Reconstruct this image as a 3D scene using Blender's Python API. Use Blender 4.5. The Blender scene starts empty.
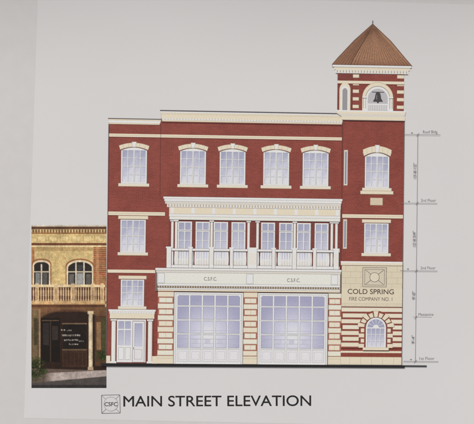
import bpy, math, random
import numpy as np
random.seed(4); rng=np.random.default_rng(7)
S=0.002; H0=1.55; K=0.80
STEP=0.00008
scene=bpy.context.scene
scene.view_settings.view_transform='Standard'; scene.view_settings.look='None'; scene.view_settings.exposure=0

def lin(c):
    out=[]
    for v in c[:3]:
        v=v/255.0
        l=v/12.92 if v<=0.04045 else ((v+0.055)/1.055)**2.4
        out.append(min(l/K+0.008,0.90))
    return tuple(out)

# ---------------------------------------------------------------- materials
def attr_mat(name,kind='ink',rough=0.55):
    m=bpy.data.materials.new(name); m.use_nodes=True
    nt=m.node_tree; N=nt.nodes; L=nt.links
    b=N['Principled BSDF']; b.inputs['Roughness'].default_value=rough
    b.inputs['Specular IOR Level'].default_value=0.25
    at=N.new('ShaderNodeAttribute'); at.attribute_name='Col'
    tc=N.new('ShaderNodeTexCoord')
    sep=N.new('ShaderNodeSeparateXYZ'); com=N.new('ShaderNodeCombineXYZ')
    L.new(tc.outputs['Object'],sep.inputs[0]); L.new(sep.outputs['X'],com.inputs['X']); L.new(sep.outputs['Z'],com.inputs['Y'])
    last=at.outputs['Color']
    def mul(a,fac_socket,lo,hi):
        mr=N.new('ShaderNodeMapRange'); mr.inputs['From Min'].default_value=0.3; mr.inputs['From Max'].default_value=0.7
        mr.inputs['To Min'].default_value=lo; mr.inputs['To Max'].default_value=hi
        L.new(fac_socket,mr.inputs['Value'])
        v=N.new('ShaderNodeVectorMath'); v.operation='SCALE'
        L.new(a,v.inputs[0]); L.new(mr.outputs[0],v.inputs['Scale']); return v.outputs[0]
    def noise(scale,detail=2):
        n=N.new('ShaderNodeTexNoise'); n.inputs['Scale'].default_value=scale; n.inputs['Detail'].default_value=detail
        L.new(com.outputs[0],n.inputs['Vector']); return n.outputs['Fac']
    if kind=='brick':
        br=N.new('ShaderNodeTexBrick'); br.inputs['Scale'].default_value=1.0
        br.inputs['Color1'].default_value=(1.0,1.0,1.0,1); br.inputs['Color2'].default_value=(0.84,0.82,0.82,1)
        br.inputs['Mortar'].default_value=(1.3,1.5,1.5,1)
        br.inputs['Mortar Size'].default_value=0.00028; br.inputs['Mortar Smooth'].default_value=0.6
        br.inputs['Brick Width'].default_value=0.0078; br.inputs['Row Height'].default_value=0.0029
        L.new(com.outputs[0],br.inputs['Vector'])
        mx=N.new('ShaderNodeVectorMath'); mx.operation='MULTIPLY'
        L.new(last,mx.inputs[0]); L.new(br.outputs['Color'],mx.inputs[1]); last=mx.outputs[0]
        last=mul(last,noise(30,3),0.90,1.10); last=mul(last,noise(420,1),0.88,1.12)
    elif kind=='roof':
        last=mul(last,noise(300,2),0.82,1.18)
    elif kind=='paper':
        last=mul(last,noise(1.8,1),0.97,1.03); last=mul(last,noise(600,1),0.982,1.018)
    else:
        last=mul(last,noise(400,1),0.95,1.05)
    L.new(last,b.inputs['Base Color'])
    if kind=='paper':
        bp=N.new('ShaderNodeBump'); bp.inputs['Strength'].default_value=0.3; bp.inputs['Distance'].default_value=0.002
        L.new(noise(9,1),bp.inputs['Height']); L.new(bp.outputs[0],b.inputs['Normal'])
    return m
MATS={'ink':attr_mat('printed_ink'),'brick':attr_mat('printed_brick_pattern','brick'),
      'roof':attr_mat('printed_copper_roof','roof'),'paper':attr_mat('poster_paper','paper',0.45),
      'photo':attr_mat('photo_print','ink',0.5)}
def simple(name,col,scale,rough=0.8,amp=0.15):
    m=bpy.data.materials.new(name); m.use_nodes=True; nt=m.node_tree; b=nt.nodes['Principled BSDF']
    b.inputs['Roughness'].default_value=rough
    n=nt.nodes.new('ShaderNodeTexNoise'); n.inputs['Scale'].default_value=scale; n.inputs['Detail'].default_value=4
    r=nt.nodes.new('ShaderNodeValToRGB'); r.color_ramp.elements[0].position=.3; r.color_ramp.elements[1].position=.7
    r.color_ramp.elements[0].color=tuple(c*(1-amp) for c in col)+(1,); r.color_ramp.elements[1].color=tuple(c*(1+amp) for c in col)+(1,)
    tc=nt.nodes.new('ShaderNodeTexCoord'); nt.links.new(tc.outputs['Object'],n.inputs['Vector'])
    nt.links.new(n.outputs['Fac'],r.inputs[0]); nt.links.new(r.outputs[0],b.inputs['Base Color'])
    return m

# ---------------------------------------------------------------- painter
def slope(Y): return 0.018-max(0.0,min(Y,363)-110)*0.000045
def warp(X,Y): return X-(Y-120)*0.011, Y+(X-109)*slope(Y)
def toW(xi,yi): return (xi-237)*S, H0+(212-yi)*S
placed=[]
def empty(name):
    e=bpy.data.objects.new(name,None); scene.collection.objects.link(e); e.empty_display_size=0.05; return e
def top_layer(a,b,c,d):
    lay=0
    for (A,B,C,D,l) in placed:
        if l>lay and a<C and c>A and b<D and d>B: lay=l
    return lay
class Part:
    all=[]
    def __init__(s,name,parent): s.name=name; s.parent=parent; s.polys=[]; Part.all.append(s)
    def poly(s,pts,col,mat='ink',raw=False):
        q=[p if raw else warp(*p) for p in pts]
        xs=[p[0] for p in q]; ys=[p[1] for p in q]; e=0.02
        a,b,c,d=min(xs)+e,min(ys)+e,max(xs)-e,max(ys)-e
        lay=top_layer(a,b,c,d)+1; placed.append((a,b,c,d,lay))
        area=sum(q[i][0]*q[(i+1)%len(q)][1]-q[(i+1)%len(q)][0]*q[i][1] for i in range(len(q)))
        cols=col if isinstance(col,list) else [col]*len(q)
        if area>0: q=q[::-1]; cols=cols[::-1]
        s.polys.append((q,lay,[lin(c_) for c_ in cols],mat))
    def R(s,x0,y0,x1,y1,c,mat='ink',c2=None,raw=False):
        cols=c if c2 is None else [c,c,c2,c2]
        s.poly([(x0,y0),(x1,y0),(x1,y1),(x0,y1)],cols,mat,raw)
    def F(s,x0,y0,x1,y1,c,t=0.4,raw=False):
        s.R(x0,y0,x1,y0+t,c,raw=raw); s.R(x0,y1-t,x1,y1,c,raw=raw)
        s.R(x0,y0+t,x0+t,y1-t,c,raw=raw); s.R(x1-t,y0+t,x1,y1-t,c,raw=raw)
    def Ln(s,x0,y0,x1,y1,c,t=0.5,raw=False):
        dx,dy=x1-x0,y1-y0; l=math.hypot(dx,dy); nx,ny=-dy/l*t/2,dx/l*t/2
        s.poly([(x0+nx,y0+ny),(x1+nx,y1+ny),(x1-nx,y1-ny),(x0-nx,y0-ny)],c,raw=raw)
    def build(s):
        me=bpy.data.meshes.new(s.name); v=[];f=[];cc=[];mi=[]; names=[]
        for q,l,cols,m in s.polys:
            b=len(v)
            for p in q:
                x,z=toW(*p); v.append((x,-l*STEP,z))
            f.append(list(range(b,b+len(q)))); cc+=cols
            if m not in names: names.append(m)
            mi.append(names.index(m))
        me.from_pydata(v,[],f)
        at=me.color_attributes.new('Col','FLOAT_COLOR','POINT')
        for i,c in enumerate(cc): at.data[i].color=(*c,1)
        for n in names: me.materials.append(MATS[n])
        for i,p in enumerate(me.polygons): p.material_index=mi[i]
        o=bpy.data.objects.new(s.name,me); scene.collection.objects.link(o); o.parent=s.parent

def text(name,parent,body,xi,yi,size,col,width,rot=0.0,bold=0.0):
    """printed lettering; bold = extra stroke weight in drawing units, from shifted copies of the outline"""
    cu=bpy.data.curves.new(name,'FONT'); cu.body=body; cu.size=1.0
    o=bpy.data.objects.new(name,cu); scene.collection.objects.link(o)
    bpy.context.view_layer.update()
    dg=bpy.context.evaluated_depsgraph_get()
    src=bpy.data.meshes.new_from_object(o.evaluated_get(dg)); bpy.data.objects.remove(o)
    xs=[v.co.x for v in src.vertices]; x0=min(xs); w=max(xs)-x0
    sx=width*S/w; sy=size*S
    base=[((v.co.x-x0)*sx,v.co.y*sy) for v in src.vertices]; faces=[list(p.vertices) for p in src.polygons]
    V=[];F=[]
    offs=[(0,0)] if bold<=0 else [(-bold,0),(bold,0),(0,bold),(0,-bold)]
    for k,(dx,dy) in enumerate(offs):
        b=len(V); V+=[(x+dx*S,y+dy*S,k*0.00002) for x,y in base]; F+=[[i+b for i in f] for f in faces]
    me=bpy.data.meshes.new(name); me.from_pydata(V,[],F)
    at=me.color_attributes.new('Col','FLOAT_COLOR','POINT'); c=lin(col)
    for d in at.data: d.color=(*c,1)
    me.materials.append(MATS['ink'])
    o=bpy.data.objects.new(name,me); scene.collection.objects.link(o)
    if abs(rot)>45: bb=(xi-size,yi-width,xi+size,yi+width)
    else: bb=(xi,yi-size,xi+width,yi+.5)
    x,z=toW(xi,yi); o.location=(x,-(top_layer(*bb)+1)*STEP,z); o.rotation_euler=(math.radians(90),math.radians(rot),0)
    o.parent=parent; return o

BR=(133,64,55); BRD=(106,52,46); CR=(219,208,187); CRD=(186,173,150); WH=(231,228,222); WHS=(208,203,196)
LN=(114,100,96); GR=(160,157,160); BLK=(30,28,30)
GT=(156,158,184); GB=(213,213,226); GD=(130,132,154)

# ---------------------------------------------------------------- sheets
board=empty('presentation_poster')
pp=Part('paper_sheet',board)
pp.poly([(38,-8),(236,-2),(640,9),(640,431),(24,418)],(208,206,207),'paper',raw=True)

fs=empty('fire_station')
wall=Part('brick_walls',fs); trim=Part('stone_trim',fs); win=Part('windows',fs)
wall.R(109,121,161,363,BR,'brick')
wall.R(161,112,342,363,BR,'brick')
wall.R(342,116,404,363,BR,'brick')
wall.R(342,116,343.2,363,BRD)
wall.R(160.3,123,161.2,196,BRD)
def mold(p,x0,x1,y0,y1,bands,line=True):
    y=y0; tot=sum(b[0] for b in bands)
    for h,c,ins in bands:
        hh=(y1-y0)*h/tot; p.R(x0+ins,y,x1-ins,y+hh,c); y+=hh
        if line: p.R(x0+ins,y-0.3,x1-ins,y+0.05,CRD)
cor=Part('parapet_cornice',fs)
cor.R(108,118,161,119,(92,86,88))
mold(cor,108,161,119,124,[(1,CR,0),(2,WH,0.7),(1,CR,1.3)])
cor.R(160,109,344,110.3,(92,86,88))
mold(cor,160,344,110.3,120.5,[(1.2,WH,0),(1,CR,.8),(3.4,CR,1.2),(1.2,WHS,1.8),(1,CR,2.2)])
for i in range(61): cor.R(163+i*2.95,117.1,164.5+i*2.95,118.9,WH)
cor.R(161.8,120.5,342,121.6,BRD)
for a,b in((109,160.8),(161.2,342)):
    trim.R(a,133.5,b,136.6,CR); trim.R(a,136.6,b,137.2,BRD); trim.R(a,134.9,b,135.2,CRD)

def archpts(xc,w,y,rise,n=8):
    return [(xc-w/2+w*i/n, y-rise*(1-((i/n-.5)*2)**2)) for i in range(n+1)]
def header(xc,w,y,th,rise):
    top=archpts(xc,w+4,y-th,rise); bot=archpts(xc,w+1.4,y,rise)
    trim.poly(top+bot[::-1],CRD)
    top=archpts(xc,w+3.4,y-th+.35,rise); bot=archpts(xc,w+1.4,y-.35,rise)
    trim.poly(top+bot[::-1],CR)
    for k in(-.36,-.18,.18,.36):
        x=xc+k*(w+3); yy=y-rise*(1-(2*k)**2); trim.Ln(x,yy-.3,x+k*2,yy-th+.5,CRD,.3)
    trim.poly([(xc-2.4,y-th-rise-1),(xc+2.4,y-th-rise-1),(xc+1.6,y-rise+.4),(xc-1.6,y-rise+.4)],CRD)
    trim.poly([(xc-2,y-th-rise-.7),(xc+2,y-th-rise-.7),(xc+1.3,y-rise),(xc-1.3,y-rise)],WH)
def pane(p,x0,y0,x1,y1,f):
    p.R(x0,y0,x1,y1,GD)
    t=.3
    p.poly([(x0+t,y0+t),(x1,y0+t),(x1,y1),(x0+t,y1)],[f(x0,y0),f(x1,y0),f(x1,y1),f(x0,y1)])
def mixc(a,b,t):
    t=max(0,min(1,t)); return tuple(a[i]*(1-t)+b[i]*t for i in range(3))
def window(xc,y0,y1,w,rise=3,units=2,cols=2,arch=True,sill=True,split=.5):
    x0=xc-w/2; x1=xc+w/2
    if arch:
        header(xc,w,y0+rise,4.2,rise)
        win.poly(archpts(xc,w,y0+rise+.2,rise)+[(x1,y1),(x0,y1)],LN)
        win.poly(archpts(xc,w-.9,y0+rise+.7,rise)+[(x1-.45,y1),(x0+.45,y1)],WH)
    else:
        trim.R(x0-2,y0-3.6,x1+2,y0-.2,CRD); trim.R(x0-1.6,y0-3.3,x1+1.6,y0-.5,CR)
        win.R(x0,y0,x1,y1,LN); win.R(x0+.45,y0+.45,x1-.45,y1,WH)
    sh=random.uniform(-.15,.15); ph0=random.uniform(0,6)
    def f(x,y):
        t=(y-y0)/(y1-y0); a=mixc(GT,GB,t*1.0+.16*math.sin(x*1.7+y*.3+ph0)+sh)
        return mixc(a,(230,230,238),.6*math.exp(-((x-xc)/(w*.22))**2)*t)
    m=1.7; gw=(w-2*m-(units-1)*1.6)/units; top=y0+(rise+.4 if arch else 1.4)
    ym=top+(y1-1.3-top)*split
    for u in range(units):
        a=x0+m+u*(gw+1.6); pw=(gw-(cols-1)*.7)/cols
        for c in range(cols):
            px=a+c*(pw+.7)
            for (ya,yb,nr) in((top,ym-.6,2),(ym+.6,y1-1.3,2)):
                ph=(yb-ya-(nr-1)*.6)/nr
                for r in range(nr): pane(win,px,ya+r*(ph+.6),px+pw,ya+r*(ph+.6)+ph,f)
        win.R(a-.2,ym-.1,a+gw+.2,ym+.15,GR)
    if units==2: win.R(xc-.15,top,xc+.15,y1-.8,GR)
    if sill:
        trim.R(x0-2.2,y1,x1+2.2,y1+3.2,CRD); trim.R(x0-2,y1+.3,x1+2,y1+2.8,CR); trim.R(x0-2,y1+.3,x1+2,y1+1.1,WH)
for xc in(134.5,193.5,233,276.7,316): window(xc,146.5,183,26.5)
trim.R(109,211.5,166,215,CR); trim.R(109,215,166,215.6,BRD); trim.R(109,213,166,213.3,CRD)
window(134.3,219,252,26,arch=False,rise=0)
window(134.3,279,306,24,arch=False,rise=0)
trim.R(109,269.5,157.5,272.6,CR); trim.R(109,272.6,157.5,273.2,BRD)
# ---- second-floor loggia
log=Part('balcony_loggia',fs)
log.R(170,218,342,267,(118,58,52),'brick')
def fdoor(x0,x1):
    y0,y1=220.5,266.5; log.R(x0,y0,x1,y1,LN); log.R(x0+.4,y0,x1-.4,y1,WH)
    xm=(x0+x1)/2
    f=lambda x,y: mixc(GT,GB,(y-y0)/48+.18*math.sin(x))
    for a,b in((x0+1.7,xm-.5),(xm+.5,x1-1.7)):
        pane(log,a,y0+1.2,b,y0+8,f)
        for r in range(3): pane(log,a,y0+10+r*9.2,b,y0+18.6+r*9.2,f)
        log.R(a,y0+38.5,b,y0+45,WHS)
    log.R(x0,y0+8.6,x1,y0+9.2,GR)
for a,b in((178.5,193.5),(196.5,211.5),(214.5,229.5),(232.3,247),(262,276.5),(280,294.5),(297.7,312.2),(315.5,330)): fdoor(a,b)
def column(p,x,y0,y1,w=3.4):
    p.R(x-w/2,y0,x+w/2,y1,LN)
    n=5
    for i in range(n):
        t=(i+.5)/n; c=mixc(WH,WHS,abs(t-.4)*1.6); a=x-w/2+.3+(w-.6)*i/n; p.R(a,y0,a+(w-.6)/n,y1,c)
    p.R(x-w/2-.8,y0,x+w/2+.8,y0+1.4,WH); p.R(x-w/2-.8,y0+1.4,x+w/2+.8,y0+1.8,LN); p.R(x-w/2-.8,y1-2,x+w/2+.8,y1,WH)
for x in(173.6,177.5,212.9,249.8,258.8,295.9,333,337.6): column(log,x,219,266.5,2.9)
lc=Part('loggia_cornice',fs)
lc.poly([(164,195.5),(343.5,195.5),(342.5,199),(341.5,203),(166,203)],LN)
lc.R(164.3,195.8,343.2,197.8,(240,236,230)); lc.R(165.3,198,342.4,200.3,WH); lc.R(166.2,200.5,341.8,202.9,WHS)
lc.R(168,203,341.5,206.2,WH)
for i in range(60): lc.R(169+i*2.88,203.3,170.5+i*2.88,205.6,CRD)
lc.R(170,206.2,341.5,219,LN); lc.R(170.3,206.5,341.2,212.9,CR); lc.R(170.3,213.1,341.2,215.5,WH); lc.R(170.8,215.7,341,218.6,(224,219,212))
for i in range(0,9): lc.R(172+i*20.6,206.6,175+i*20.6,212.8,WH)
bal=Part('balcony_balustrade',fs)
for i in range(67):
    x=171.5+i*2.52
    bal.poly([(x-.4,250),(x+.4,250),(x+.75,257),(x+.75,260),(x+.4,264.5),(x-.4,264.5),(x-.75,260),(x-.75,257)],WH)
bal.R(168,247.4,341,250.2,LN); bal.R(168,247.6,341,249.6,(240,236,232)); bal.R(168,263.8,341,267,LN); bal.R(168,264.1,341,266.8,WH)
for x,w in((170.5,4.5),(192,3),(212.9,4),(233,3),(253.8,9),(275,3),(295.8,4),(316,3),(337.5,5)):
    bal.R(x-w/2-.3,246.6,x+w/2+.3,266.9,LN); bal.R(x-w/2,247,x+w/2,266.9,WH); bal.R(x-w/2+.8,251,x+w/2-.8,263,(220,215,208))
    bal.R(x-w/2-.8,245.8,x+w/2+.8,247.4,WH)
ent=Part('balcony_entablature',fs)
ent.R(157,267,343,290.5,LN)
ent.R(157.2,267.3,342.8,269.4,(242,238,232)); ent.R(158,269.7,342.2,271.7,WHS)
ent.R(159,271.9,341.6,282.7,(230,224,212)); ent.R(159.5,282.9,341.6,284.9,WH)
for i in range(73): ent.R(160.5+i*2.5,285.1,161.9+i*2.5,286.9,CRD)
ent.R(159.5,287.2,341.6,288.4,WH); ent.R(160,288.6,341.6,290.2,CR)
for x in(163,251.5,336): ent.R(x-3.5,272.3,x+3.5,282.4,WH); ent.F(x-3.5,272.3,x+3.5,282.4,GR,.35)
# ---- ground floor piers
pier=Part('rusticated_piers',fs)
JR=(162,100,86)
def stripes(x0,x1,y0,y1,n):
    pier.R(x0,y0,x1,y1,JR,'brick'); h=(y1-y0)/n
    for i in range(n):
        ins=0 if i%2==0 else 1.2
        pier.R(x0+ins,y0+i*h+.5,x1-ins,y0+(i+1)*h-.5,CRD); pier.R(x0+ins+.3,y0+i*h+.7,x1-ins-.3,y0+(i+1)*h-.8,mixc(CR,WH,random.random()*.5))
        if i%2: pier.R((x0+x1)/2,y0+i*h+.7,(x0+x1)/2+.3,y0+(i+1)*h-.8,CRD)
for a,b in((160,176),(245.5,259.5),(330,343.3)): stripes(a,b,290.6,355,11); pier.R(a-.8,355,b+.8,363,CRD); pier.R(a-.5,355.4,b+.5,362.8,CR); pier.R(a-.5,357.3,b+.5,357.6,CRD)
# ---- garage doors
gar=Part('engine_bay_doors',fs)
def garage(x0,x1):
    y0,y1=291,363; gar.R(x0,y0,x1,y1,LN); gar.R(x0+.5,y0+.4,x1-.5,y1,(224,222,224))
    gar.R(x0+1.8,y0+1.6,x1-1.8,y1,GR); gar.R(x0+2.2,y0+2,x1-2.2,y1,WH)
    xc=(x0+x1)/2; nc,nr=5,5; X0=x0+3; Xw=(x1-x0-6); ys=[293.6,305,319,333,347.5,361.5]
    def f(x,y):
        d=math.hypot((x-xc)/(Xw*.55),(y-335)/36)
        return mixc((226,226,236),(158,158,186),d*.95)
    for r in range(nr):
        for c in range(nc):
            a=X0+Xw*c/nc+.7; b=X0+Xw*(c+1)/nc-.7; pa,pb=ys[r]+.75,ys[r+1]-.75
            if r==4:
                gar.R(a,pa,b,pb,GR); gar.R(a+.3,pa+.3,b-.3,pb-.3,(218,216,222)); gar.F(a+1.6,pa+2,b-1.6,pb-2,(184,182,194),.3); continue
            gar.R(a,pa,b,pb,GD)
            for k in range(2):
                xa=a+.3+(b-a-.6)*k/2; xb=a+.3+(b-a-.6)*(k+1)/2; ym=(pa+pb)/2
                for (u,v) in((pa+.3,ym),(ym,pb-.3)):
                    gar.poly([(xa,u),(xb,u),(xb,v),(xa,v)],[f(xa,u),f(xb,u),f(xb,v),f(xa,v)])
            if r in(2,3):
                for yy,cc in(((pa+4,(172,172,192)),(pa+8.5,(186,186,202))) if r==3 else ((pa+9.5,(184,184,204)),)):
                    gar.R(a+.3,yy,b-.3,yy+.5,cc)
                if r==3 and c in(1,2,3): gar.R(a+2,pa+4.6,a+7.5,pa+8.4,(194,194,208))
    for r in range(1,5): gar.R(x0+2.4,ys[r]-.12,x1-2.4,ys[r]+.15,GR)
    for sx,xx in((1,x0+2.3),(-1,x1-2.3)): gar.poly([(xx,293),(xx+sx*4,293),(xx,297)],WH)
garage(176,245.5); garage(259.5,330)
# ---- entrance
en=Part('entrance_door',fs)
en.R(110.5,309,158,311,LN); en.R(110.7,309.3,157.8,311,(240,236,230)); en.R(111.5,311,157,313.5,WHS); en.R(112,313.5,156.5,318.5,CR); en.R(112,318.2,156.5,318.8,LN)
for i in range(17): en.R(113+i*2.6,311.4,114.3+i*2.6,313.1,WH)
en.R(113,318.8,156,363,(118,58,52),'brick')
en.R(119,319,148.5,362,LN); en.R(119.4,319.2,148.1,362,WH)
ff=lambda x,y: mixc(GT,GB,(y-318)/42)
for a,b in((120.8,126.5),(127.5,133.2)):
    pane(en,a,321,b,328.5,ff); pane(en,a,330,b,345,ff); en.F(a,347,b,359.5,GR,.35)
en.R(134.8,320.5,147,362,LN); en.R(135.2,321,146.6,361.8,(216,214,216))
pane(en,137,323,144.8,346,ff); en.F(137,349,144.8,359,GR,.35); en.R(136,347,136.6,349,BLK)
for x in(116,152.5): column(en,x,319,363,4.6)
en.R(109,355.5,113,363,CR); en.R(154.8,355.5,160,363,CR)
# ---- tower
tw=Part('tower_stonework',fs)
for a,b in((146,182),(216,246)):
    win.R(344.2,a,348.2,b,CRD); win.R(344.9,a+.8,347.5,b-.6,WH); win.R(345.4,a+1.6,347,b-1.4,GD)
window(377.5,148,184,25,rise=4)
header(377.5,25,152,6.5,4)
tw.R(361,187,394,190.5,CRD); tw.R(361.3,187.3,393.7,190,CR)
tw.R(371,194,383.5,201.5,CRD); tw.R(371.4,194.4,383.1,201.1,(206,188,166))
tw.R(343.2,211,404,214.6,CR); tw.R(343.2,214.6,404,215.2,BRD); tw.R(343.2,212.6,404,212.9,CRD)
window(377.5,219.5,250,25,arch=False,rise=0)
tw.R(342.2,258.5,405.2,260,WH); tw.R(342.4,260,404.8,262.4,CR); tw.R(342.4,262.4,404.8,262.9,LN)
ST=(210,199,176)
tw.R(343.3,262.9,404,304,ST)
for k in range(7):
    y=263+k*6; tw.R(343.3,y+5.7,404,y+6,CRD)
    for j in range(6):
        x=347+j*10.3+(5 if k%2 else 0)
        if x<404: tw.R(x,y,x+.25,y+5.7,CRD)
tw.R(364,264.3,388,284.2,LN); tw.R(364.5,264.8,387.5,283.8,(203,194,174)); tw.F(366,266.2,386,282.4,LN,.4)
tw.Ln(367,267,385,281.6,LN,.5); tw.Ln(385,267,367,281.6,LN,.5)
tw.poly([(376+5*math.cos(i*math.pi/8),274.3+5*math.sin(i*math.pi/8)) for i in range(16)],LN)
tw.poly([(376+4.5*math.cos(i*math.pi/8),274.3+4.5*math.sin(i*math.pi/8)) for i in range(16)],(214,204,184))
tw.R(343.3,285.8,404,300.8,(214,203,181)); tw.R(343.3,304,404,304.6,LN)
tw.R(343.3,304.6,404,346,BR,'brick')
for k in range(7):
    y=305.1+k*5.9; e=1.2 if k%2 else 0
    tw.R(343.4+e,y,404,y+4.2,CRD); tw.R(343.6+e,y+.25,403.8,y+3.95,mixc(CR,WH,.3*random.random()))
cx,cy=377.8,325
tw.poly([(cx-17,346),(cx-17,cy)]+[(cx-17*math.cos(a*math.pi/12),cy-17*math.sin(a*math.pi/12)) for a in range(1,12)]+[(cx+17,cy),(cx+17,346)],BR,'brick')
for k in range(9):
    a0=math.pi*(k+.08)/9; a1=math.pi*(k+.9)/9
    P=lambda r,a:(cx-r*math.cos(a),cy-r*math.sin(a)*.92)
    ro=18.5 if k%2==0 else 16.5
    tw.poly([P(11.5,a0),P(ro,a0),P(ro,a1),P(11.5,a1)],CRD); tw.poly([P(11.8,a0+.02),P(ro-.4,a0+.02),P(ro-.4,a1-.02),P(11.8,a1-.02)],CR)
for k in range(4):
    y=326+k*5.2
    for sx in(-1,1):
        a,b=sorted((cx+sx*11.5,cx+sx*(17 if k%2 else 15))); tw.R(a,y,b,y+4,CRD); tw.R(a+.2,y+.2,b-.2,y+3.8,CR)
arc=[(cx-10.5*math.cos(a*math.pi/12),cy-10.5*math.sin(a*math.pi/12)) for a in range(13)]
win.poly([(cx-10.5,345)]+arc+[(cx+10.5,345)],LN)
arc=[(cx-10*math.cos(a*math.pi/12),cy-10*math.sin(a*math.pi/12)) for a in range(13)]
win.poly([(cx-10,345)]+arc+[(cx+10,345)],WH)
for a in range(0,12,2):
    a0=(a+.12)*math.pi/12; a1=(a+1.85)*math.pi/12
    win.poly([(cx-3*math.cos(a0),cy-3*math.sin(a0)),(cx-8.6*math.cos(a0),cy-8.6*math.sin(a0)),(cx-8.6*math.cos(a1),cy-8.6*math.sin(a1)),(cx-3*math.cos(a1),cy-3*math.sin(a1))],GT)
for c in range(4):
    x=cx-8.6+c*4.4
    for r in range(3): pane(win,x,cy+1+r*6.3,x+3.8,cy+6.7+r*6.3,lambda X,Y: mixc(GT,GB,(Y-cy)/20))
trim.R(cx-13,345,cx+13,348,CRD); trim.R(cx-12.7,345.3,cx+12.7,347.7,CR)
tw.R(343.3,349,404,351,CR); tw.R(343,355,404.8,363,CRD); tw.R(343.3,355.4,404.5,362.7,CR)
for j in range(5): tw.R(352+j*11,355.4,352.3+j*11,362.7,CRD)
# ---- belfry
bf=Part('bell_tower_belfry',fs)
bf.R(337,63,403.5,110,BR,'brick')
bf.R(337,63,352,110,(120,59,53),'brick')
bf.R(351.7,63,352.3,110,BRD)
for x0,x1 in((352.3,358.5),(396.5,403.5)):
    for k in range(5): y=70+k*7.6; bf.R(x0,y,x1,y+3.4,CRD); bf.R(x0+.3,y+.3,x1-.3,y+3.1,CR)
bf.R(337,76.5,403.5,79.3,CR); bf.R(337,79.3,403.5,79.8,BRD)
def archopen(xc,w,y0,y1,c,sq=1.0,p=bf):
    r=w/2; p.poly([(xc-r,y1)]+[(xc-r*math.cos(a*math.pi/14),y0+r*sq-r*sq*math.sin(a*math.pi/14)) for a in range(15)]+[(xc+r,y1)],c)
archopen(377.3,31,77.5,106,CRD); archopen(377.3,30.4,78,106,CR); archopen(377.3,24.5,81.3,106,LN); archopen(377.3,23.8,81.8,106,WH); archopen(377.3,20,84,106,(180,178,182))
archopen(344.5,11,78.5,106,CR,1.3); archopen(344.5,7.6,81.5,106,WH,1.3); archopen(344.5,5,84,106,(148,144,148),1.3)
for x in(364.2,390.6): column(bf,x,92,106,2.6)
for i in range(12): bf.R(367.5+i*1.75,100,368.2+i*1.75,105.5,WH)
bf.R(366.8,99,388,100.3,WH)
bell=Part('bell',fs)
bx,by=377.5,87.5
bell.Ln(bx-6,by,bx+6,by,(76,70,72),.8)
prof=[(1.0,0),(2.2,1),(2.8,3.6),(3.2,6.2),(4.6,8.6),(4.8,9.6)]
bell.poly([(bx+a,by+b) for a,b in prof]+[(bx-a,by+b) for a,b in prof[::-1]],(66,62,66))
bell.R(bx-1.7,by+3,bx-.9,by+7.4,(128,124,122)); bell.poly([(bx+1*math.cos(i*math.pi/4),by+10+1*math.sin(i*math.pi/4)) for i in range(8)],(58,54,58))
bf.R(336,106,405.5,107.4,(240,236,230)); bf.R(336.5,107.4,405,109.6,CR)
bf.poly([(337.2,109.6),(404.4,109.6),(404.4,112.2),(341,112.2)],WHS)
bf.poly([(341,112.2),(404.6,112.2),(404.6,115.6),(342,115.6)],CR); bf.R(342,115.6,404.6,116.3,LN)
rf=Part('tower_roof',fs)
rf.R(331.5,60.5,411,63.2,LN); rf.R(331.8,60.8,410.7,62.8,(240,236,230)); rf.R(333.5,63.2,409.3,65.6,CR); rf.R(335,65.6,407.5,69,WH); rf.R(335,69,407.5,69.5,LN)
for i in range(24): rf.R(336+i*3,66,337.4+i*3,68.4,CRD)
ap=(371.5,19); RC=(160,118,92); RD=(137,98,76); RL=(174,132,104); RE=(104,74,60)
left=[(331,60.7),(336.5,54),(353,36),ap]; right=[ap,(390,36),(405.5,54),(411.5,60.7)]
rf.poly(left+right[1:],RE)
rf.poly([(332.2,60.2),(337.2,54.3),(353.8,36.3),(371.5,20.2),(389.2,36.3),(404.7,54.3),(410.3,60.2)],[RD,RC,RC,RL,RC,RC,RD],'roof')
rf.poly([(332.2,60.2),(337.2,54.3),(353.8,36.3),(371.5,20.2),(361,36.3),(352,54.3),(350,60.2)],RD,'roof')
for i in range(1,26):
    xb=332+i*78.5/26; xm=337+(xb-332)*67.7/78.5
    rf.Ln(xb,60.2,xm,54.5,(124,88,68),.3); rf.Ln(xm,54.5,371.5+(xm-371.5)*.04,21.5,(128,92,70),.25)
rf.Ln(350,60.2,352,54.3,RE,.5); rf.Ln(352,54.3,371.5,20.5,RE,.5)
rf.R(371.1,16,371.9,20,(90,72,66))
ol=Part('ink_outlines',fs)
ol.R(108.6,124,109.1,363,LN); ol.R(403.8,116.5,404.3,363,(74,60,58))
gl=Part('ground_line',fs)
gl.poly([(104,363),(429,363),(429,364.2),(407,364.2),(407,365.6),(109,366),(104,365.6)],BLK)
text('bay_lettering',fs,"C.S.F.C.",204,280.4,5,(70,62,62),13,.6)
text('bay_lettering',fs,"C.S.F.C.",287,281.8,5,(70,62,62),13,.6)
text('name_lettering',fs,"COLD SPRING",347.5,293.6,7.0,(78,66,58),46,.6,.06)
text('company_lettering',fs,"FIRE COMPANY NO. 1",349,300.4,5.2,(84,72,64),43,.6)

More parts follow.
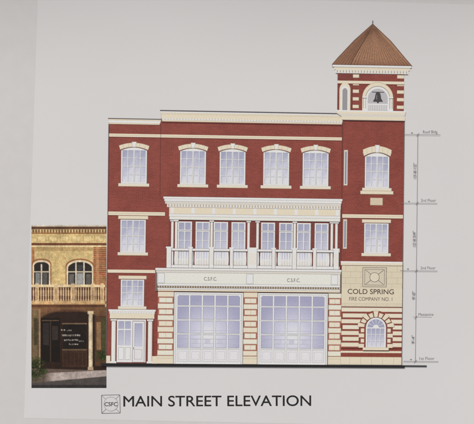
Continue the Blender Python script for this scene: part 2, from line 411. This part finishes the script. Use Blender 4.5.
# ---------------------------------------------------------------- dimension lines
dm=empty('dimension_lines'); dp=Part('level_marks',dm)
DC=(120,118,122)
for y,x0,x1 in((134.5,404,440),(203,401,437),(270.5,400,437),(317,413,432),(361,403,438)):
    dp.Ln(x0,y,x1,y+.3,DC,.4,True)
    if y!=317: dp.poly([(x0+8,y-.3),(x0+6.8,y-2),(x0+9.2,y-2)],DC,raw=True)
dp.Ln(417.5,134.5,415,361,DC,.4,True)
for y in(134.5,203,270.5,317,361):
    x=417.5-(y-134.5)*.011; dp.Ln(x-1.3,y+1.3,x+1.3,y-1.3,DC,.5,True)
for i,(b,x,y) in enumerate((("Roof Bldg.",423,133.4),("3rd Floor",421,201.9),("2nd Floor",420.5,269.4),("Mezzanine",418.5,315.9),("1st Floor",419.5,359.9))):
    text('level_note',dm,b,x,y,4.2,(78,78,82),15,-.3)
for b,x,y in(("13'-8 1/2\"",416,178),("12'-8 3/4\"",415.4,246),("9'-0\"",414.8,299),("9'-4\"",414.2,343)):
    text('dimension_note',dm,b,x,y,4.2,(78,78,82),15 if len(b)>6 else 8,-90)

# ---------------------------------------------------------------- title
tt=empty('title_lettering')
text('title_text',tt,"MAIN STREET ELEVATION",123.5,406.4,15.0,(30,28,31),187.5,-.2,.16)
em=empty('company_emblem'); ep=Part('emblem_frame',em)
q=[(101.5,395.2),(119.8,394.8),(120.3,413),(101.8,413.4)]
for i in range(4): ep.Ln(*q[i],*q[(i+1)%4],(96,96,100),.6,True)
for c in range(4):
    mx,my=111,404; x,y=q[c]; ep.Ln(x,y,mx+(x-mx)*.3,my+(y-my)*.3,(116,116,120),.4,True)
ep.poly([(111+7.2*math.cos(i*math.pi/12),404+7.2*math.sin(i*math.pi/12)) for i in range(24)],(136,134,138),raw=True)
ep.poly([(111+6.8*math.cos(i*math.pi/12),404+6.8*math.sin(i*math.pi/12)) for i in range(24)],(208,206,207),'paper',raw=True)
text('emblem_text',em,"CSFC",104.6,406,5.6,(56,56,60),12.8,0,.1)

for p in Part.all:
    if p.polys: p.build()

# ---------------------------------------------------------------- neighbouring shop (photographic print)
PX0,PY0,PX1,PY1=31.5,225,106.5,388; R_=4
w=int((PX1-PX0)*R_)+1; h=int((PY1-PY0)*R_)+1
gx,gy=np.meshgrid(np.linspace(PX0,PX1,w),np.linspace(PY0,PY1,h))
img=np.zeros((h,w,3))
def vn(sc,seed=None):
    a=rng.random((int(h/sc)+3,int(w/sc)+3)); yi=np.arange(h)/sc; xi=np.arange(w)/sc
    y0=yi.astype(int); x0=xi.astype(int); fy=(yi-y0)[:,None]; fx=(xi-x0)[None]
    fy=fy*fy*(3-2*fy); fx=fx*fx*(3-2*fx)
    g=lambda dy,dx:a[np.ix_(y0+dy,x0+dx)]
    return g(0,0)*(1-fy)*(1-fx)+g(1,0)*fy*(1-fx)+g(0,1)*(1-fy)*fx+g(1,1)*fy*fx
def put(mask,c,a=1.0):
    m=np.clip(mask,0,1)[...,None]*a; img[:]=img*(1-m)+np.array(c,float)*m
def box(x0,y0,x1,y1,c,a=1.0,sk=0.0):
    yy=gy-sk*(gx-69); s=2.6
    m=np.clip((gx-x0)*s+.5,0,1)*np.clip((x1-gx)*s+.5,0,1)*np.clip((yy-y0)*s+.5,0,1)*np.clip((y1-yy)*s+.5,0,1); put(m,c,a)
def arch(xc,wd,y0,y1,c,a=1.0):
    r=wd/2; rr=r*.55
    m=((np.abs(gx-xc)<r)&(gy>y0+rr)&(gy<y1))|((((gx-xc)/r)**2+((gy-y0-rr)/rr)**2<1)&(gy<=y0+rr)); put(m.astype(float),c,a)
box(0,200,200,400,(200,174,122))
box(0,220,200,227.3,(206,196,180)); box(0,226.6,200,229.3,(92,62,44)); box(0,229.3,200,232,(214,188,136))
for i in range(26): box(32.5+i*2.9,229.6,34+i*2.9,232.6,(120,84,56))
box(0,232.6,200,234,(150,104,66)); box(0,234,200,243,(210,184,130))
for i in range(6): box(37+i*11.5,235.6,46+i*11.5,241.6,(190,158,104)); box(37.8+i*11.5,236.3,45.2+i*11.5,241,(216,192,140))
box(0,243,200,245.4,(110,66,46)); box(0,245.4,200,247,(222,200,152))
for k in range(30): box(93.5,247+k*1.9,107,248.5+k*1.9,(146+random.randint(-14,14),86+random.randint(-8,8),58))
box(96,247,99,303,(188,140,100),.7)
box(31,247,34.4,303,(150,96,64),.8)
box(52,252,66,300,(210,182,126),.6)
box(34,247,94,251,(150,118,76),.45)
for xc,wd in((41.5,15),(80,24)):
    arch(xc,wd+5,258.5,288,(150,98,62)); arch(xc,wd+2.6,260,288,(222,206,172)); arch(xc,wd,262,290,(46,40,38))
    if wd>20:
        for k in(-4,4): box(xc+k-.7,262,xc+k+.7,290,(216,206,186))
        box(xc-3,273,xc+3,286,(196,198,196),.75); box(xc-11,274,xc-6,286,(120,118,112),.7); box(xc+6,274,xc+11,286,(120,118,112),.6)
        box(xc-2.6,265,xc+2.6,270.6,(80,80,84),.6)
    else:
        box(xc-.8,264,xc+.8,290,(210,200,180)); box(xc-6,273,xc-1.5,286,(170,174,172),.7); box(xc+1.5,273,xc+6,286,(110,108,102),.7)
    box(xc-wd/2,271.2,xc+wd/2,272.4,(214,200,172))
box(31,286,104.5,303,(74,44,32),.92)
for i in range(30):
    x=33+i*2.5
    for (ya,yb,hw) in((287.5,290,.45),(290,296,.75),(296,299,.5),(299,301,.75)): box(x-hw+.5,ya,x+hw+.5,yb,(206,176,138))
box(31,284.6,105,287.2,(222,198,156)); box(31,300.8,105,304.5,(196,158,112)); box(31,304.5,105,307,(92,58,40))
for x in(37,56,73,93,102): box(x-1.7,283.4,x+1.7,303,(214,186,142)); box(x-.8,287.5,x+.8,300,(170,132,96))
box(0,307,200,389,(44,30,24))
box(31,307,106.5,312,(74,48,36))
ar=np.clip(((gx-70)/38)**2+((gy-335)/24)**2-1,0,.2)*5*(gy<335)*(gy>307); put(ar,(128,92,62),.8)
box(32,309,38,366,(118,98,72),.85); box(34,318,37.5,345,(58,56,36),.8)
box(41,318,60,362,(26,20,18)); box(42,320,59,321,(96,76,58)); box(50,320,51,362,(84,66,52),.7); box(43,323,49,345,(58,52,50),.7); box(52,326,58,340,(70,60,54),.6)
box(63,324,86,349,(30,24,22)); box(62,323,87,324.3,(120,98,76)); box(62,349,87,350.5,(104,82,62)); box(62,351,87,367,(66,44,34))
for k in range(6): box(63.5+k*3.9,352.5,66.4+k*3.9,365,(52,34,27),.8)
for (x0,x1,y,t) in((61,65,330,.7),(67,72,330.5,.7),(62,80,335.3,.9),(64,78,340,.7),(69,77,344.3,.6),(79,84,341,.5)):
    x=x0
    while x<x1:
        ww=.5+random.random()*1.5; dy=random.uniform(-.25,.25); box(x,y-t+dy,x+ww,y+t+dy,(206,200,188),random.uniform(.5,.85)); x+=ww+random.uniform(.25,.8)
box(88.6,312,92.6,370,(200,178,146)); box(89.8,312,90.6,370,(226,210,182)); box(87.6,311,93.6,314,(214,194,160)); box(87.8,367,93.4,371,(170,146,118))
box(95,316,106.5,366,(84,58,40)); box(96.5,322,101,350,(150,116,80),.8); box(102,318,106.5,360,(66,72,44),.8)
box(38.6,309,40.6,368,(150,122,92))
pv=np.clip((gy-(368+(gx-31)*.03))*2,0,1); put(pv,(96,80,72))
pv=np.clip((gy-(372-(gx-60)*.05))*1.5,0,1)*np.clip((gx-44)/10,0,1); put(pv,(168,154,148))
pv=np.clip((gy-(380-(gx-60)*.09))*1.2,0,1); put(pv,(74,68,66))
pv=np.clip((gy-384.5)*1.2,0,1); put(pv,(48,46,46))
lf=vn(4)
for cxx,cyy,r in((36,364,7),(42,371,5),(34,374,6),(103,356,6)):
    m=np.clip((1.3-np.hypot(gx-cxx,(gy-cyy)*1.2)/r)*1.5+(lf-.5)*2,0,1); put(m,(32,40,20),.85); put(m*(lf>.68),(84,96,48),.6)
n0=vn(1.5);n1=vn(4);n2=vn(12);n3=vn(40)
img*=(0.70+.14*n0+.18*n1+.16*n2+.14*n3)[...,None]
img=np.clip(img*0.98,12,235)
e1=np.pad(img,((1,1),(1,1),(0,0)),'edge'); img=(e1[1:-1,1:-1]*2+e1[:-2,1:-1]+e1[2:,1:-1]+e1[1:-1,:-2]+e1[1:-1,2:])/6
V=np.stack([(gx-237)*S,np.full_like(gx,-3*STEP),H0+(212-gy)*S],-1).reshape(-1,3)
idx=np.arange(h*w).reshape(h,w)
Fc=np.stack([idx[:-1,:-1],idx[1:,:-1],idx[1:,1:],idx[:-1,1:]],-1).reshape(-1,4)
me=bpy.data.meshes.new('facade_print'); me.from_pydata(V.tolist(),[],Fc.tolist())
at=me.color_attributes.new('Col','FLOAT_COLOR','POINT')
v=img/255; l=np.where(v<=.04045,v/12.92,((v+.055)/1.055)**2.4)/K
at.data.foreach_set('color',np.concatenate([l,np.ones((h,w,1))],-1).reshape(-1).astype(np.float32))
me.materials.append(MATS['photo'])
shop=empty('corner_shop_building')
o=bpy.data.objects.new('facade_print',me); scene.collection.objects.link(o); o.parent=shop

# ---------------------------------------------------------------- board, wall, added shade slab, ground
def boxobj(name,x0,x1,y0,y1,z0,z1,mat,parent=None,bev=0):
    me=bpy.data.meshes.new(name)
    v=[(x,y,z) for x in(x0,x1) for y in(y0,y1) for z in(z0,z1)]
    me.from_pydata(v,[],[(0,1,3,2),(4,6,7,5),(0,4,5,1),(2,3,7,6),(0,2,6,4),(1,5,7,3)])
    me.materials.append(mat); o=bpy.data.objects.new(name,me); scene.collection.objects.link(o); o.parent=parent
    if bev: b=o.modifiers.new('bevel','BEVEL'); b.width=bev; b.segments=2
    return o
mb=simple('mounting_board_white',(.72,.70,.70),40,.6,.02)
boxobj('mounting_board',-.62,.85,.0002,.012,1.02,2.12,mb,board,.002)
mw=simple('wall_plaster',(.42,.41,.39),14,.9,.1)
boxobj('wall',-4,4,.014,.25,-.1,3.4,mw)
mc=simple('added_shade_slab_mat',(.55,.53,.50),9,.7,.08)
boxobj('added_shade_slab',-3.9,3.9,-1.27,.012,3.13,3.22,mc,None,.01)  # unseen overhang, added to shade the top of the poster softly
mg=simple('ground_concrete',(.28,.27,.26),6,.9,.2)
me=bpy.data.meshes.new('ground'); me.from_pydata([(-400,-400,0),(400,-400,0),(400,400,0),(-400,400,0)],[],[(0,1,2,3)]); me.materials.append(mg)
o=bpy.data.objects.new('ground',me); scene.collection.objects.link(o)

# ---------------------------------------------------------------- light
EL,AZ=math.radians(38),math.radians(200)
wd=bpy.data.worlds.new('World'); scene.world=wd; wd.use_nodes=True; nt=wd.node_tree
sky=nt.nodes.new('ShaderNodeTexSky'); sky.sky_type='NISHITA'; sky.sun_disc=False; sky.sun_elevation=EL; sky.sun_rotation=AZ
bg=nt.nodes['Background']; bg.inputs['Strength'].default_value=0.06; nt.links.new(sky.outputs[0],bg.inputs[0])
sd=bpy.data.lights.new('sun','SUN'); sd.energy=2.3; sd.angle=math.radians(14); sd.color=(1,.955,.885)
so=bpy.data.objects.new('sun',sd); scene.collection.objects.link(so)
from mathutils import Vector
d=Vector((math.sin(AZ)*math.cos(EL),math.cos(AZ)*math.cos(EL),math.sin(EL)))
so.rotation_euler=(-d).to_track_quat('-Z','Y').to_euler(); so.location=(-2,-4,5)
cam=bpy.data.cameras.new('camera'); co=bpy.data.objects.new('camera',cam); scene.collection.objects.link(co)
D=1.5; co.location=(0,-D,H0); co.rotation_euler=(math.radians(90),0,0)
cam.sensor_width=36; cam.lens=36*D/(474*S); cam.clip_start=.01; cam.clip_end=1000
cam.dof.use_dof=True; cam.dof.focus_distance=1.44; cam.dof.aperture_fstop=3.0
scene.camera=co
